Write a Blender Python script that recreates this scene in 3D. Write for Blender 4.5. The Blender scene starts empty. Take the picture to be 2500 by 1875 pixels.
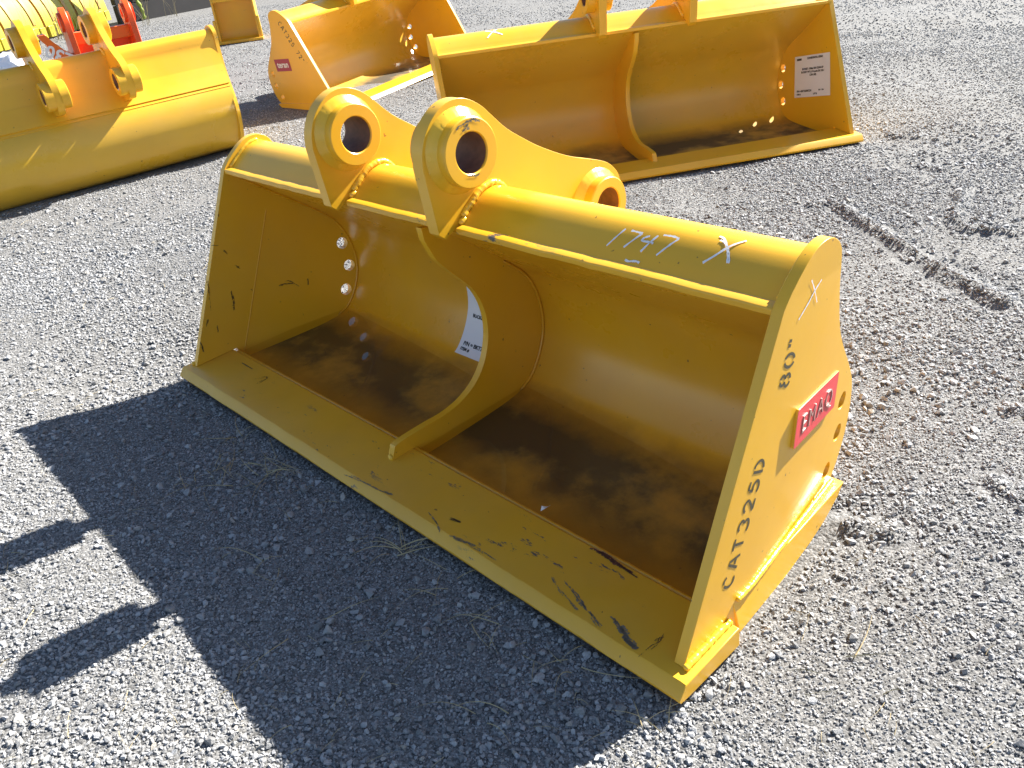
import bpy, bmesh, math, random
import numpy as np
from mathutils import Vector, Matrix, noise
from mathutils.geometry import tessellate_polygon
R = math.radians
random.seed(7); rng = np.random.default_rng(7)
scene = bpy.context.scene
col = scene.collection

# ---------------------------------------------------------------- camera
CAM_H, PITCH, ROLL, FPX = 1.2544, R(30.894), R(-6.576), 2022.0
fwd = Vector((0, math.cos(PITCH), -math.sin(PITCH)))
r0 = Vector((1, 0, 0)); u0 = r0.cross(fwd)
right = math.cos(ROLL)*r0 + math.sin(ROLL)*u0
upv = -math.sin(ROLL)*r0 + math.cos(ROLL)*u0
cam_d = bpy.data.cameras.new('camera'); cam_d.sensor_width = 36.0; cam_d.lens = FPX/2500*36.0
cam_d.clip_start = 0.05; cam_d.clip_end = 2000
cam = bpy.data.objects.new('camera', cam_d); col.objects.link(cam)
M3 = Matrix((right, upv, -fwd)).transposed()
cam.matrix_world = Matrix.Translation((0, 0, CAM_H)) @ M3.to_4x4()
scene.camera = cam

# ---------------------------------------------------------------- light
SUN_AZ, SUN_EL = R(54.4), R(35.6)
world = bpy.data.worlds.new('World'); scene.world = world; world.use_nodes = True
wn = world.node_tree; wn.nodes.clear()
sky = wn.nodes.new('ShaderNodeTexSky'); sky.sky_type = 'NISHITA'; sky.sun_disc = False
sky.sun_elevation = SUN_EL; sky.sun_rotation = SUN_AZ; sky.air_density = 1.0; sky.dust_density = 0.6; sky.ozone_density = 1.0
bg = wn.nodes.new('ShaderNodeBackground'); bg.inputs['Strength'].default_value = 0.05
wo = wn.nodes.new('ShaderNodeOutputWorld')
wn.links.new(sky.outputs[0], bg.inputs[0]); wn.links.new(bg.outputs[0], wo.inputs[0])
sd = bpy.data.lights.new('sun', 'SUN'); sd.energy = 5.0; sd.angle = R(0.5); sd.color = (1.0, 0.955, 0.88)
sun = bpy.data.objects.new('sun', sd); col.objects.link(sun)
sdir = Vector((math.sin(SUN_AZ)*math.cos(SUN_EL), math.cos(SUN_AZ)*math.cos(SUN_EL), math.sin(SUN_EL)))
sun.rotation_euler = sdir.to_track_quat('Z', 'Y').to_euler(); sun.location = sdir*30
vs = scene.view_settings
vs.view_transform = 'Standard'; vs.look = 'None'; vs.exposure = 1.86; vs.gamma = 1.0; vs.use_curve_mapping = False

# ---------------------------------------------------------------- geometry of the fit
def ground_px(px, py, z=0.0):
    """pixel of the 2500 x 1875 photograph -> point on the ground"""
    d = right*((px-1250)/FPX) - upv*((py-937.5)/FPX) + fwd
    return Vector((0, 0, CAM_H)) + d*((z-CAM_H)/d.z)

def frame(x, y, yaw, tu=0.0, tv=0.0, z=0.0):
    """bucket frame: u runs along the width from the right end, v goes backwards, w up. Mesh local x = -u"""
    U = Vector((math.cos(yaw)*math.cos(tu), math.sin(yaw)*math.cos(tu), math.sin(tu)))
    V0 = Vector((math.sin(yaw), -math.cos(yaw), 0))
    V = V0*math.cos(tv) + Vector((0, 0, math.sin(tv)))
    N = V.cross(U); N.normalize()
    if N.z < 0: N = -N
    V = U.cross(N)
    if V.dot(V0) < 0: V = -V
    m = Matrix((-U, V, N)).transposed().to_4x4()
    m.translation = Vector((x, y, z))
    return m

MAIN = frame(0.2263, 0.9390, 2.2874, -0.02465, 0.02215)
MC = MAIN @ Vector((-1.0, 0.35, 0))
NU = MAIN.to_3x3().col[0]; NV = MAIN.to_3x3().col[1]; NW = MAIN.to_3x3().col[2]

MINV = MAIN.inverted()
def smooth(a, b, x):
    t = min(1.0, max(0.0, (x-a)/(b-a))); return t*t*(3-2*t)

RUTS = []   # (x0,y0,x1,y1,width,height): loose ridges of gravel thrown up by tyres
for a, b_, w_, h_ in (((2050, 505), (2290, 660), .07, .030), ((2290, 660), (2450, 740), .09, .036),
                     ((2330, 540), (2345, 470), .06, .034), ((2345, 560), (2480, 570), .06, .030),
                     ((2010, 1270), (2180, 1300), .06, .030), ((2140, 330), (2360, 345), .07, .022),
                     ((2430, 1180), (2500, 1230), .06, .020), ((2480, 1000), (2500, 1010), .06, .02),
                     ((1980, 500), (2060, 490), .05, .022), ((2220, 400), (2320, 420), .08, .016)):
    p, q = ground_px(*a), ground_px(*b_); RUTS.append((p.x, p.y, q.x, q.y, w_*.45, h_*.75))

def ground_z(x, y):
    dx, dy = x-MC.x, y-MC.y
    r = math.hypot(dx, dy)
    L = MINV @ Vector((x, y, 0))
    dd = math.hypot(max(0, L.x, -2.03-L.x), max(0, -L.y, L.y-.7))
    w = 1.0 - smooth(.05, .75, dd)
    ax, ay = x-MAIN.translation.x, y-MAIN.translation.y
    plane = -(NW.x*ax + NW.y*ay)/NW.z
    plane = max(-.07, min(.05, plane))
    z = w*(plane - 0.022)
    f = smooth(20, 6, math.hypot(x, y))
    z += 0.010*f*(noise.noise(Vector((x*1.3, y*1.3, 3.1)))) * (0.2+0.8*smooth(.05, .5, dd))
    z += 0.006*f*(noise.noise(Vector((x*4.1, y*4.1, 7.7)))) * (0.3+0.7*smooth(.05, .5, dd))
    for x0, y0, x1, y1, wd, h in RUTS:
        vx, vy = x1-x0, y1-y0; L2 = vx*vx+vy*vy
        t = max(0, min(1, ((x-x0)*vx+(y-y0)*vy)/L2))
        d = math.hypot(x-x0-t*vx, y-y0-t*vy)
        if d < 3*wd:
            k = noise.noise(Vector((x*6, y*6, 1)))*.5+.8
            z += h*k*math.exp(-(d/wd)**2*1.6)
            # the tyre's flat track beside the ridge
            z -= .25*h*math.exp(-((d-1.7*wd)/wd)**2*2)
    return z

# ---------------------------------------------------------------- materials
def nt(name):
    m = bpy.data.materials.new(name); m.use_nodes = True
    n = m.node_tree; b = n.nodes['Principled BSDF']
    return m, n, b
def node(n, t, **kw):
    x = n.nodes.new(t)
    for k, v in kw.items():
        if k in x.inputs: x.inputs[k].default_value = v
        else: setattr(x, k, v)
    return x
def ramp(n, fac, stops):
    r = n.nodes.new('ShaderNodeValToRGB'); e = r.color_ramp.elements
    while len(e) < len(stops): e.new(0.5)
    for el, (p, c) in zip(e, stops):
        el.position = p; el.color = (c, c, c, 1) if isinstance(c, (int, float)) else (*c, 1)
    n.links.new(fac, r.inputs[0]); return r
def mixc(n, fac, a, b):
    m = n.nodes.new('ShaderNodeMix'); m.data_type = 'RGBA'
    for s, v in ((0, fac), (6, a), (7, b)):
        if isinstance(v, bpy.types.NodeSocket): n.links.new(v, m.inputs[s])
        else: m.inputs[s].default_value = v if s == 0 else (*v, 1)
    return m.outputs[2]

def paint(name, base, dark, rough=.33, chips=.5, dirt=None, scale=1.0, chip_col=(.085, .082, .08), orange_peel=.03):
    """sprayed machine enamel: mottled, a little dusty, chipped to steel here and there"""
    m, n, b = nt(name)
    tc = n.nodes.new('ShaderNodeTexCoord'); co = tc.outputs['Object']
    n1 = node(n, 'ShaderNodeTexNoise', Scale=3.0*scale, Detail=5.0, Roughness=.6); n.links.new(co, n1.inputs['Vector'])
    c1 = mixc(n, ramp(n, n1.outputs[0], [(.35, 0.0), (.7, 1.0)]).outputs[0], base, dark)
    # chips and scuffs: two noises, one stretched
    mp = n.nodes.new('ShaderNodeMapping'); mp.inputs['Scale'].default_value = (9*scale, 26*scale, 20*scale); mp.inputs['Rotation'].default_value = (.3, .2, .7)
    n.links.new(co, mp.inputs['Vector'])
    n2 = node(n, 'ShaderNodeTexNoise', Scale=1.0, Detail=8.0, Roughness=.72); n.links.new(mp.outputs[0], n2.inputs['Vector'])
    n3 = node(n, 'ShaderNodeTexNoise', Scale=2.2*scale, Detail=2.0); n.links.new(co, n3.inputs['Vector'])
    chip = n.nodes.new('ShaderNodeMath'); chip.operation = 'MULTIPLY'
    lo = .70-.10*chips
    n.links.new(ramp(n, n2.outputs[0], [(lo, 0.0), (lo+.025, 1.0)]).outputs[0], chip.inputs[0])
    n.links.new(ramp(n, n3.outputs[0], [(.50, 0.0), (.58, 1.0)]).outputs[0], chip.inputs[1])
    c2 = mixc(n, chip.outputs[0], c1, chip_col)
    # specks
    n4 = node(n, 'ShaderNodeTexNoise', Scale=55*scale, Detail=2.0); n.links.new(co, n4.inputs['Vector'])
    sp = ramp(n, n4.outputs[0], [(.745, 0.0), (.77, .8)])
    c3 = mixc(n, sp.outputs[0], c2, (.16, .075, .02))
    out = c3
    # dust
    n5 = node(n, 'ShaderNodeTexNoise', Scale=1.3*scale, Detail=6.0, Roughness=.7); n.links.new(co, n5.inputs['Vector'])
    du = ramp(n, n5.outputs[0], [(.45, 0.0), (.8, .16)])
    out = mixc(n, du.outputs[0], out, (.42, .34, .2))
    rr = ramp(n, n5.outputs[0], [(.35, rough-.05), (.75, rough+.14)]).outputs[0]
    if dirt:
        out, rr = dirt(n, co, out, rr)
    n.links.new(out, b.inputs['Base Color']); n.links.new(rr, b.inputs['Roughness'])
    b.inputs['IOR'].default_value = 1.5
    b.inputs['Coat Weight'].default_value = .25; b.inputs['Coat Roughness'].default_value = .2
    nb = node(n, 'ShaderNodeTexNoise', Scale=160.0, Detail=3.0); n.links.new(co, nb.inputs['Vector'])
    nb2 = node(n, 'ShaderNodeTexNoise', Scale=5.0, Detail=2.0); n.links.new(co, nb2.inputs['Vector'])
    ad = n.nodes.new('ShaderNodeMath'); ad.operation = 'MULTIPLY_ADD'; ad.inputs[1].default_value = .12
    n.links.new(nb.outputs[0], ad.inputs[0]); n.links.new(nb2.outputs[0], ad.inputs[2])
    bp = node(n, 'ShaderNodeBump', Strength=orange_peel*4, Distance=.004); n.links.new(ad.outputs[0], bp.inputs['Height'])
    n.links.new(bp.outputs[0], b.inputs['Normal'])
    return m

def floor_dirt(n, co, c, rr):
    """silt left by standing water on the bucket floor"""
    sx = n.nodes.new('ShaderNodeSeparateXYZ'); n.links.new(co, sx.inputs[0])
    nz = node(n, 'ShaderNodeTexNoise', Scale=7.0, Detail=7.0, Roughness=.65); n.links.new(co, nz.inputs['Vector'])
    nl = node(n, 'ShaderNodeTexNoise', Scale=3.4, Detail=6.0, Roughness=.6); n.links.new(co, nl.inputs['Vector'])
    a = n.nodes.new('ShaderNodeMath'); a.operation = 'MULTIPLY_ADD'; a.inputs[1].default_value = -.035
    n.links.new(nz.outputs[0], a.inputs[0]); n.links.new(sx.outputs[2], a.inputs[2])
    lv = n.nodes.new('ShaderNodeMapRange'); lv.inputs[1].default_value = .006; lv.inputs[2].default_value = -.016
    n.links.new(a.outputs[0], lv.inputs[0])
    pt = ramp(n, nl.outputs[0], [(.32, .45), (.50, .97)])
    mud = mixc(n, ramp(n, nl.outputs[0], [(.36, 0.0), (.54, 1.0)]).outputs[0], (.24, .18, .07), (.042, .038, .030))
    mu = n.nodes.new('ShaderNodeMath'); mu.operation = 'MULTIPLY'; n.links.new(lv.outputs[0], mu.inputs[0]); n.links.new(pt.outputs[0], mu.inputs[1])
    wv = n.nodes.new('ShaderNodeMath'); wv.operation = 'MULTIPLY_ADD'; wv.inputs[1].default_value = .12; n.links.new(nz.outputs[0], wv.inputs[0]); n.links.new(sx.outputs[1], wv.inputs[2])
    vr = ramp(n, wv.outputs[0], [(.25, .22), (.34, .6), (.42, 1.0), (.56, 1.0), (.65, .45)])
    mu2 = n.nodes.new('ShaderNodeMath'); mu2.operation = 'MULTIPLY'; n.links.new(vr.outputs[0], mu2.inputs[1]); n.links.new(mu.outputs[0], mu2.inputs[0])
    c = mixc(n, mu2.outputs[0], c, mud)
    m = n.nodes.new('ShaderNodeMix'); n.links.new(mu2.outputs[0], m.inputs[0]); n.links.new(rr, m.inputs[2]); m.inputs[3].default_value = .8
    return c, m.outputs[0]

YB, YD = (.83, .450, .018), (.77, .40, .014)
Y = {
 'plate': paint('yellow_enamel', YB, YD, rough=.34, chips=.30),
 'edge': paint('scuffed_yellow_enamel', (.80, .43, .020), (.72, .37, .016), rough=.38, chips=.95),
 'lug': paint('yellow_enamel_lug', YB, YD, rough=.34, chips=.12),
 'shell': paint('yellow_enamel_inside', (.81, .40, .014), (.75, .355, .011), rough=.27, chips=.1, dirt=floor_dirt),
 'far': paint('yellow_enamel_far', YB, YD, rough=.34, chips=.0),
 'farshell': paint('yellow_enamel_far_inside', (.72, .42, .03), (.66, .375, .024), rough=.27, chips=.0, dirt=floor_dirt),
 'weld': paint('painted_weld', (.85, .50, .03), (.80, .45, .024), rough=.24, chips=0, orange_peel=.12),
 'old': paint('faded_lime_yellow_enamel', (.40, .345, .008), (.31, .255, .008), rough=.55, chips=.6),
 'old2': paint('faded_amber_enamel', (.40, .22, .025), (.28, .15, .02), rough=.5, chips=.6),
}
def simple(name, c, rough=.5, metal=0.0, var=0.0, scale=30, spec=None):
    m, n, b = nt(name)
    b.inputs['Roughness'].default_value = rough; b.inputs['Metallic'].default_value = metal
    tc = n.nodes.new('ShaderNodeTexCoord')
    nz = node(n, 'ShaderNodeTexNoise', Scale=scale, Detail=5.0); n.links.new(tc.outputs['Object'], nz.inputs['Vector'])
    d = tuple(max(0, x*(1-var)) for x in c); u = tuple(min(1, x*(1+var)) for x in c)
    n.links.new(mixc(n, nz.outputs[0], d, u), b.inputs['Base Color'])
    return m
RUST = simple('rusty_bore', (.20, .095, .06), .6, .2, .5, 60)
STENCIL = simple('stencil_black', (.085, .075, .045), .6, 0, .3, 80)
CHALK = simple('white_paint_marker', (.86, .84, .84), .55, 0, .06, 90)
REDP = simple('red_plate_paint', (.62, .055, .06), .38, 0, .12, 20)
STICK = simple('red_sticker', (.36, .03, .05), .35, 0, .05, 20)
LETM = simple('bare_letter_metal', (.60, .42, .38), .3, .6, .3, 60)
WHITE = simple('white_sticker_lettering', (.8, .78, .76), .5)
PAPER = simple('white_label_paper', (.80, .80, .86), .42, 0, .03, 6)
INK = simple('label_ink', (.03, .03, .035), .6)
ORANGE = simple('orange_red_enamel', (.80, .09, .012), .35, 0, .10, 6)
ORANGE2 = simple('orange_enamel', (.80, .15, .014), .38, 0, .12, 6)
SHADEDW = simple('shaded_timber', (.028, .026, .027), .8, 0, .4, 3)  # near-black base carries the shade the wall stands in
GREEN = simple('green_vine', (.22, .28, .04), .6, 0, .4, 25)
STRAW = simple('dry_straw', (.42, .34, .19), .7, 0, .35, 12)

def water_mat():
    m = bpy.data.materials.new('muddy_water'); m.use_nodes = True
    n = m.node_tree; n.nodes.clear()
    fr = node(n, 'ShaderNodeFresnel', IOR=1.52)
    tr = n.nodes.new('ShaderNodeBsdfTransparent'); tr.inputs[0].default_value = (.93, .90, .82, 1)
    gl = node(n, 'ShaderNodeBsdfGlossy', Roughness=.012)
    mx = n.nodes.new('ShaderNodeMixShader'); o = n.nodes.new('ShaderNodeOutputMaterial')
    ge = n.nodes.new('ShaderNodeNewGeometry'); iv = node(n, 'ShaderNodeMath'); iv.operation = 'SUBTRACT'; iv.inputs[0].default_value = 1.0
    n.links.new(ge.outputs['Backfacing'], iv.inputs[1]); mf = node(n, 'ShaderNodeMath'); mf.operation = 'MULTIPLY'
    n.links.new(fr.outputs[0], mf.inputs[0]); n.links.new(iv.outputs[0], mf.inputs[1])
    n.links.new(mf.outputs[0], mx.inputs[0]); n.links.new(tr.outputs[0], mx.inputs[1]); n.links.new(gl.outputs[0], mx.inputs[2])
    n.links.new(mx.outputs[0], o.inputs[0])
    return m
WATER = water_mat()

def ground_mat():
    m, n, b = nt('crushed_stone_ground')
    tc = n.nodes.new('ShaderNodeTexCoord'); co = tc.outputs['Object']
    v1 = node(n, 'ShaderNodeTexVoronoi', Scale=330.0); n.links.new(co, v1.inputs['Vector'])
    v2 = node(n, 'ShaderNodeTexVoronoi', Scale=130.0); n.links.new(co, v2.inputs['Vector'])
    s1 = n.nodes.new('ShaderNodeSeparateColor'); n.links.new(v1.outputs['Color'], s1.inputs[0])
    s2 = n.nodes.new('ShaderNodeSeparateColor'); n.links.new(v2.outputs['Color'], s2.inputs[0])
    ad = n.nodes.new('ShaderNodeMath'); ad.operation = 'MULTIPLY_ADD'; ad.inputs[1].default_value = .5
    n.links.new(s1.outputs[0], ad.inputs[0])
    h = n.nodes.new('ShaderNodeMath'); h.operation = 'MULTIPLY'; h.inputs[1].default_value = .5; n.links.new(s2.outputs[0], h.inputs[0])
    n.links.new(h.outputs[0], ad.inputs[2])
    c = ramp(n, ad.outputs[0], [(.12, (.07, .07, .069)), (.5, (.155, .154, .152)), (.9, (.31, .308, .304))]).outputs[0]
    n1 = node(n, 'ShaderNodeTexNoise', Scale=1.1, Detail=6.0, Roughness=.65); n.links.new(co, n1.inputs['Vector'])
    c = mixc(n, ramp(n, n1.outputs[0], [(.4, 0.0), (.75, .3)]).outputs[0], c, (.15, .143, .13))
    n.links.new(c, b.inputs['Base Color']); b.inputs['Roughness'].default_value = .9
    b.inputs['Specular IOR Level'].default_value = .25
    ds = n.nodes.new('ShaderNodeMath'); ds.operation = 'MULTIPLY_ADD'; ds.inputs[1].default_value = .35
    n.links.new(v1.outputs['Distance'], ds.inputs[0]); n.links.new(v2.outputs['Distance'], ds.inputs[2])
    bp = node(n, 'ShaderNodeBump', Strength=.8, Distance=.0035); bp.invert = True
    n.links.new(ds.outputs[0], bp.inputs['Height']); n.links.new(bp.outputs[0], b.inputs['Normal'])
    return m
GROUND = ground_mat()

def stone_mat():
    m, n, b = nt('crushed_stone')
    oi = n.nodes.new('ShaderNodeObjectInfo')
    c = ramp(n, oi.outputs['Random'], [(0.0, (.19, .191, .193)), (.25, (.265, .267, .27)), (.6, (.36, .363, .37)), (.88, (.44, .444, .454)), (.95, (.47, .47, .475)), (.985, (.38, .35, .30)), (1.0, (.56, .55, .54))]).outputs[0]
    tc = n.nodes.new('ShaderNodeTexCoord')
    nz = node(n, 'ShaderNodeTexNoise', Scale=3.0, Detail=4.0, Roughness=.7); n.links.new(tc.outputs['Object'], nz.inputs['Vector'])
    k = ramp(n, nz.outputs[0], [(.3, .74), (.7, 1.15)]).outputs[0]
    mm = n.nodes.new('ShaderNodeMix'); mm.data_type = 'RGBA'; mm.blend_type = 'MULTIPLY'; mm.inputs[0].default_value = 1
    n.links.new(c, mm.inputs[6]); n.links.new(k, mm.inputs[7])
    n.links.new(mm.outputs[2], b.inputs['Base Color']); b.inputs['Roughness'].default_value = .78
    b.inputs['Specular IOR Level'].default_value = .35
    bp = node(n, 'ShaderNodeBump', Strength=.35, Distance=.1); n.links.new(nz.outputs[0], bp.inputs['Height']); n.links.new(bp.outputs[0], b.inputs['Normal'])
    return m
STONE = stone_mat()

# ---------------------------------------------------------------- object helpers
def link(name, me, mat=None, parent=None):
    o = bpy.data.objects.new(name, me); col.objects.link(o)
    if mat: me.materials.append(mat)
    if parent: o.parent = parent
    return o
def mesh(name, verts, faces, mat=None, parent=None, smooth_angle=35, bevel=0.0):
    me = bpy.data.meshes.new(name); me.from_pydata([tuple(v) for v in verts], [], faces)
    bm = bmesh.new(); bm.from_mesh(me); bmesh.ops.recalc_face_normals(bm, faces=bm.faces); bm.to_mesh(me); bm.free()
    fin(me, smooth_angle)
    o = link(name, me, mat, parent)
    if bevel:
        md = o.modifiers.new('bevel', 'BEVEL'); md.width = bevel; md.segments = 2; md.limit_method = 'ANGLE'; md.angle_limit = R(40)
    return o
def fin(me, ang=35):
    me.polygons.foreach_set('use_smooth', [True]*len(me.polygons))
    me.set_sharp_from_angle(angle=R(ang)); me.update()
def empty(name, m, label, cat, group=None):
    o = bpy.data.objects.new(name, None); col.objects.link(o); o.matrix_world = m
    o.empty_display_size = .2
    o['label'] = label; o['category'] = cat
    if group: o['group'] = group
    return o
def tag(o, label, cat, group=None, kind=None):
    if kind: o['kind'] = kind
    if label: o['label'] = label
    if cat: o['category'] = cat
    if group: o['group'] = group
    return o

def catmull(pts, n=6, closed=False):
    P = [Vector(p) for p in pts]; out = []
    N = len(P); rngs = range(N if closed else N-1)
    for i in rngs:
        g = lambda k: P[k % N] if closed else P[min(max(k, 0), N-1)]
        p0, p1, p2, p3 = g(i-1), g(i), g(i+1), g(i+2)
        for j in range(n):
            t = j/n
            out.append(.5*((2*p1)+(-p0+p2)*t+(2*p0-5*p1+4*p2-p3)*t*t+(-p0+3*p1-3*p2+p3)*t**3))
    if not closed: out.append(P[-1].copy())
    return out
def circle(c, r, n=28, start=0):
    return [Vector((c[0]+r*math.cos(start+2*math.pi*i/n), c[1]+r*math.sin(start+2*math.pi*i/n))) for i in range(n)]

def plate_mesh(name, loops, u_a, u_b, ufun_a=None, ufun_b=None, crease=None, mat=None, parent=None, bevel=.0015, smooth_angle=35):
    """flat plate in the v-w plane between two u values; loops[0] is the outline, the rest are holes"""
    loops = [[Vector((p[0], p[1])) for p in L] for L in loops]
    flat = [p for L in loops for p in L]; n = len(flat)
    tris = tessellate_polygon([[Vector((p.x, p.y, 0)) for p in L] for L in loops])
    bm = bmesh.new()
    A = [bm.verts.new((0, p.x, p.y)) for p in flat]; B = [bm.verts.new((1, p.x, p.y)) for p in flat]
    for t in tris:
        if len(set(t)) < 3: continue
        try:
            bm.faces.new([A[i] for i in t]); bm.faces.new([B[i] for i in reversed(t)])
        except ValueError: pass
    k = 0
    for L in loops:
        m = len(L)
        for i in range(m):
            a, b2 = k+i, k+(i+1) % m
            try: bm.faces.new([A[a], A[b2], B[b2], B[a]])
            except ValueError: pass
        k += m
    if crease:
        co, no = crease
        bmesh.ops.bisect_plane(bm, geom=bm.verts[:]+bm.edges[:]+bm.faces[:], plane_co=(0, co[0], co[1]), plane_no=(0, no[0], no[1]), dist=1e-5)
    for v in bm.verts:
        p = (v.co.y, v.co.z)
        ua = ufun_a(p) if ufun_a else u_a
        ub = ufun_b(p) if ufun_b else u_b
        v.co.x = -(ua if v.co.x < .5 else ub)
    bmesh.ops.recalc_face_normals(bm, faces=bm.faces)
    me = bpy.data.meshes.new(name); bm.to_mesh(me); bm.free(); fin(me, smooth_angle)
    o = link(name, me, mat, parent)
    if bevel:
        md = o.modifiers.new('bevel', 'BEVEL'); md.width = bevel; md.segments = 2; md.limit_method = 'ANGLE'; md.angle_limit = R(50)
    return o

def sweep(name, rings, mat, parent, closed_ring=True, caps=True, smooth_angle=35, bevel=0):
    """rings: list of lists of points; quads between successive rings"""
    nr = len(rings[0]); V = [p for r in rings for p in r]; F = []
    for i in range(len(rings)-1):
        for j in range(nr if closed_ring else nr-1):
            a = i*nr+j; b2 = i*nr+(j+1) % nr
            F.append((a, b2, b2+nr, a+nr))
    if caps and closed_ring:
        F.append(tuple(range(nr))); F.append(tuple((len(rings)-1)*nr+j for j in reversed(range(nr))))
    return mesh(name, V, F, mat, parent, smooth_angle, bevel)

def bead(name, path, r, mat, parent, seg=8, lump=.12, step=.006, squash=1.0):
    """a lumpy weld bead along a polyline of 3-D points"""
    P = [Vector(p) for p in path]; D = [0]
    for a, b2 in zip(P[:-1], P[1:]): D.append(D[-1]+(b2-a).length)
    n = max(3, int(D[-1]/step)); rings = []
    k = 0
    for i in range(n+1):
        s = D[-1]*i/n
        while k < len(P)-2 and D[k+1] < s: k += 1
        t = (s-D[k])/max(1e-9, D[k+1]-D[k]); c = P[k].lerp(P[k+1], t)
        d = (P[min(k+1, len(P)-1)]-P[k]).normalized()
        a = d.orthogonal().normalized() if abs(d.x) > .9 else d.cross(Vector((1, 0, 0))).normalized()
        b2 = d.cross(a)
        rr = r*(1+lump*.10*math.sin(i*1.1)+lump*.5*(random.random()-.5))
        if i in (0, n): rr *= .35
        off = Vector((random.gauss(0, r*.05), random.gauss(0, r*.05), random.gauss(0, r*.05)))
        rings.append([c+off+(a*math.cos(2*math.pi*j/seg)+b2*math.sin(2*math.pi*j/seg)*squash)*rr for j in range(seg)])
    return sweep(name, rings, mat, parent, smooth_angle=80)

def ribbon(name, strokes, width, surf, mat, parent, thick=.0006, jitter=0.0):
    """flat painted strokes; strokes in 2-D, surf maps (a,b,height) to a 3-D point"""
    V, F = [], []
    for st in strokes:
        P = [Vector((p[0], p[1])) for p in st]
        if len(P) > 2: P = catmull(P, 5)
        Q = [P[0]]
        for a, b2 in zip(P[:-1], P[1:]):
            m = max(1, int((b2-a).length/.006))
            Q += [a.lerp(b2, (i+1)/m) for i in range(m)]
        base = len(V)
        for i, p in enumerate(Q):
            d = (Q[min(i+1, len(Q)-1)]-Q[max(i-1, 0)]); d = d.normalized() if d.length > 1e-9 else Vector((1, 0))
            nrm = Vector((-d.y, d.x)); w = width*(.5+jitter*(random.random()-.5))
            V.append(surf(*(p+nrm*w), thick)); V.append(surf(*(p-nrm*w), thick))
        for i in range(len(Q)-1):
            a = base+2*i; F.append((a, a+1, a+3, a+2))
    me = bpy.data.meshes.new(name); me.from_pydata([tuple(v) for v in V], [], F); me.update()
    return link(name, me, mat, parent)

def arc(cx, cy, rx, ry, a0, a1, n=9):
    return [(cx+rx*math.cos(R(a0+(a1-a0)*i/n)), cy+ry*math.sin(R(a0+(a1-a0)*i/n))) for i in range(n+1)]
GLYPH = {
 'C': [arc(.36, .5, .34, .47, 42, 112), arc(.36, .5, .34, .47, 128, 305)],
 'A': [[(.02, .03), (.30, .97)], [(.44, .97), (.72, .03)], [(.24, .36), (.54, .36)]],
 'T': [[(.02, .95), (.68, .95)], [(.35, .86), (.35, .03)]],
 '3': [arc(.30, .73, .30, .23, 150, -60), arc(.28, .27, .34, .25, 62, -150)],
 '2': [arc(.33, .70, .31, .26, 170, -28), [(.60, .56), (.34, .28), (.05, .07)], [(.12, .04), (.68, .04)]],
 '5': [[(.62, .95), (.14, .95)], [(.14, .88), (.10, .52)], arc(.30, .32, .33, .28, 118, -145)],
 'D': [[(.08, .03), (.08, .97)], arc(.16, .5, .52, .46, 78, -78)],
 '8': [arc(.34, .74, .25, .21, 75, -75), arc(.34, .74, .25, .21, 105, 255), arc(.34, .28, .31, .25, 75, -75), arc(.34, .28, .31, .25, 105, 255)],
 '0': [arc(.36, .5, .33, .46, 74, -74), arc(.36, .5, .33, .46, 106, 254)],
 '7': [[(.02, .95), (.66, .95)], [(.64, .86), (.22, .03)]],
 '"': [[(.12, .98), (.12, .72)], [(.36, .98), (.36, .72)]],
}
def stencil(text, adv=1.0):
    out = []; x = 0
    for ch in text:
        if ch == ' ': x += .9*adv; continue
        out += [[(x+p[0], p[1]) for p in s] for s in GLYPH[ch]]; x += adv
    return out, x

def text_geo(s, size=1.0, align='LEFT', extrude=0.0, offset=0.0, spacing=1.0):
    cu = bpy.data.curves.new('lettering', 'FONT'); cu.body = s; cu.size = size; cu.align_x = align; cu.extrude = extrude; cu.offset = offset
    cu.resolution_u = 3; cu.space_character = spacing
    o = bpy.data.objects.new('lettering', cu); col.objects.link(o)
    bpy.context.view_layer.update()
    dg = bpy.context.evaluated_depsgraph_get()
    me = bpy.data.meshes.new_from_object(o.evaluated_get(dg))
    V = [v.co.copy() for v in me.vertices]; F = [tuple(p.vertices) for p in me.polygons]
    bpy.data.objects.remove(o); bpy.data.meshes.remove(me); bpy.data.curves.remove(cu)
    return V, F
def text_on(name, lines, surf, mat, parent, thick=.0008):
    """lines: (string, a, b, size, align)"""
    V, F = [], []
    for s, a, b2, size, al in lines:
        v, f = text_geo(s, size, al, offset=.0007)
        k = len(V); V += [surf(a+p.x, b2+p.y, thick) for p in v]; F += [tuple(i+k for i in q) for q in f]
    me = bpy.data.meshes.new(name); me.from_pydata([tuple(v) for v in V], [], F); me.update()
    return link(name, me, mat, parent)

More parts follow.
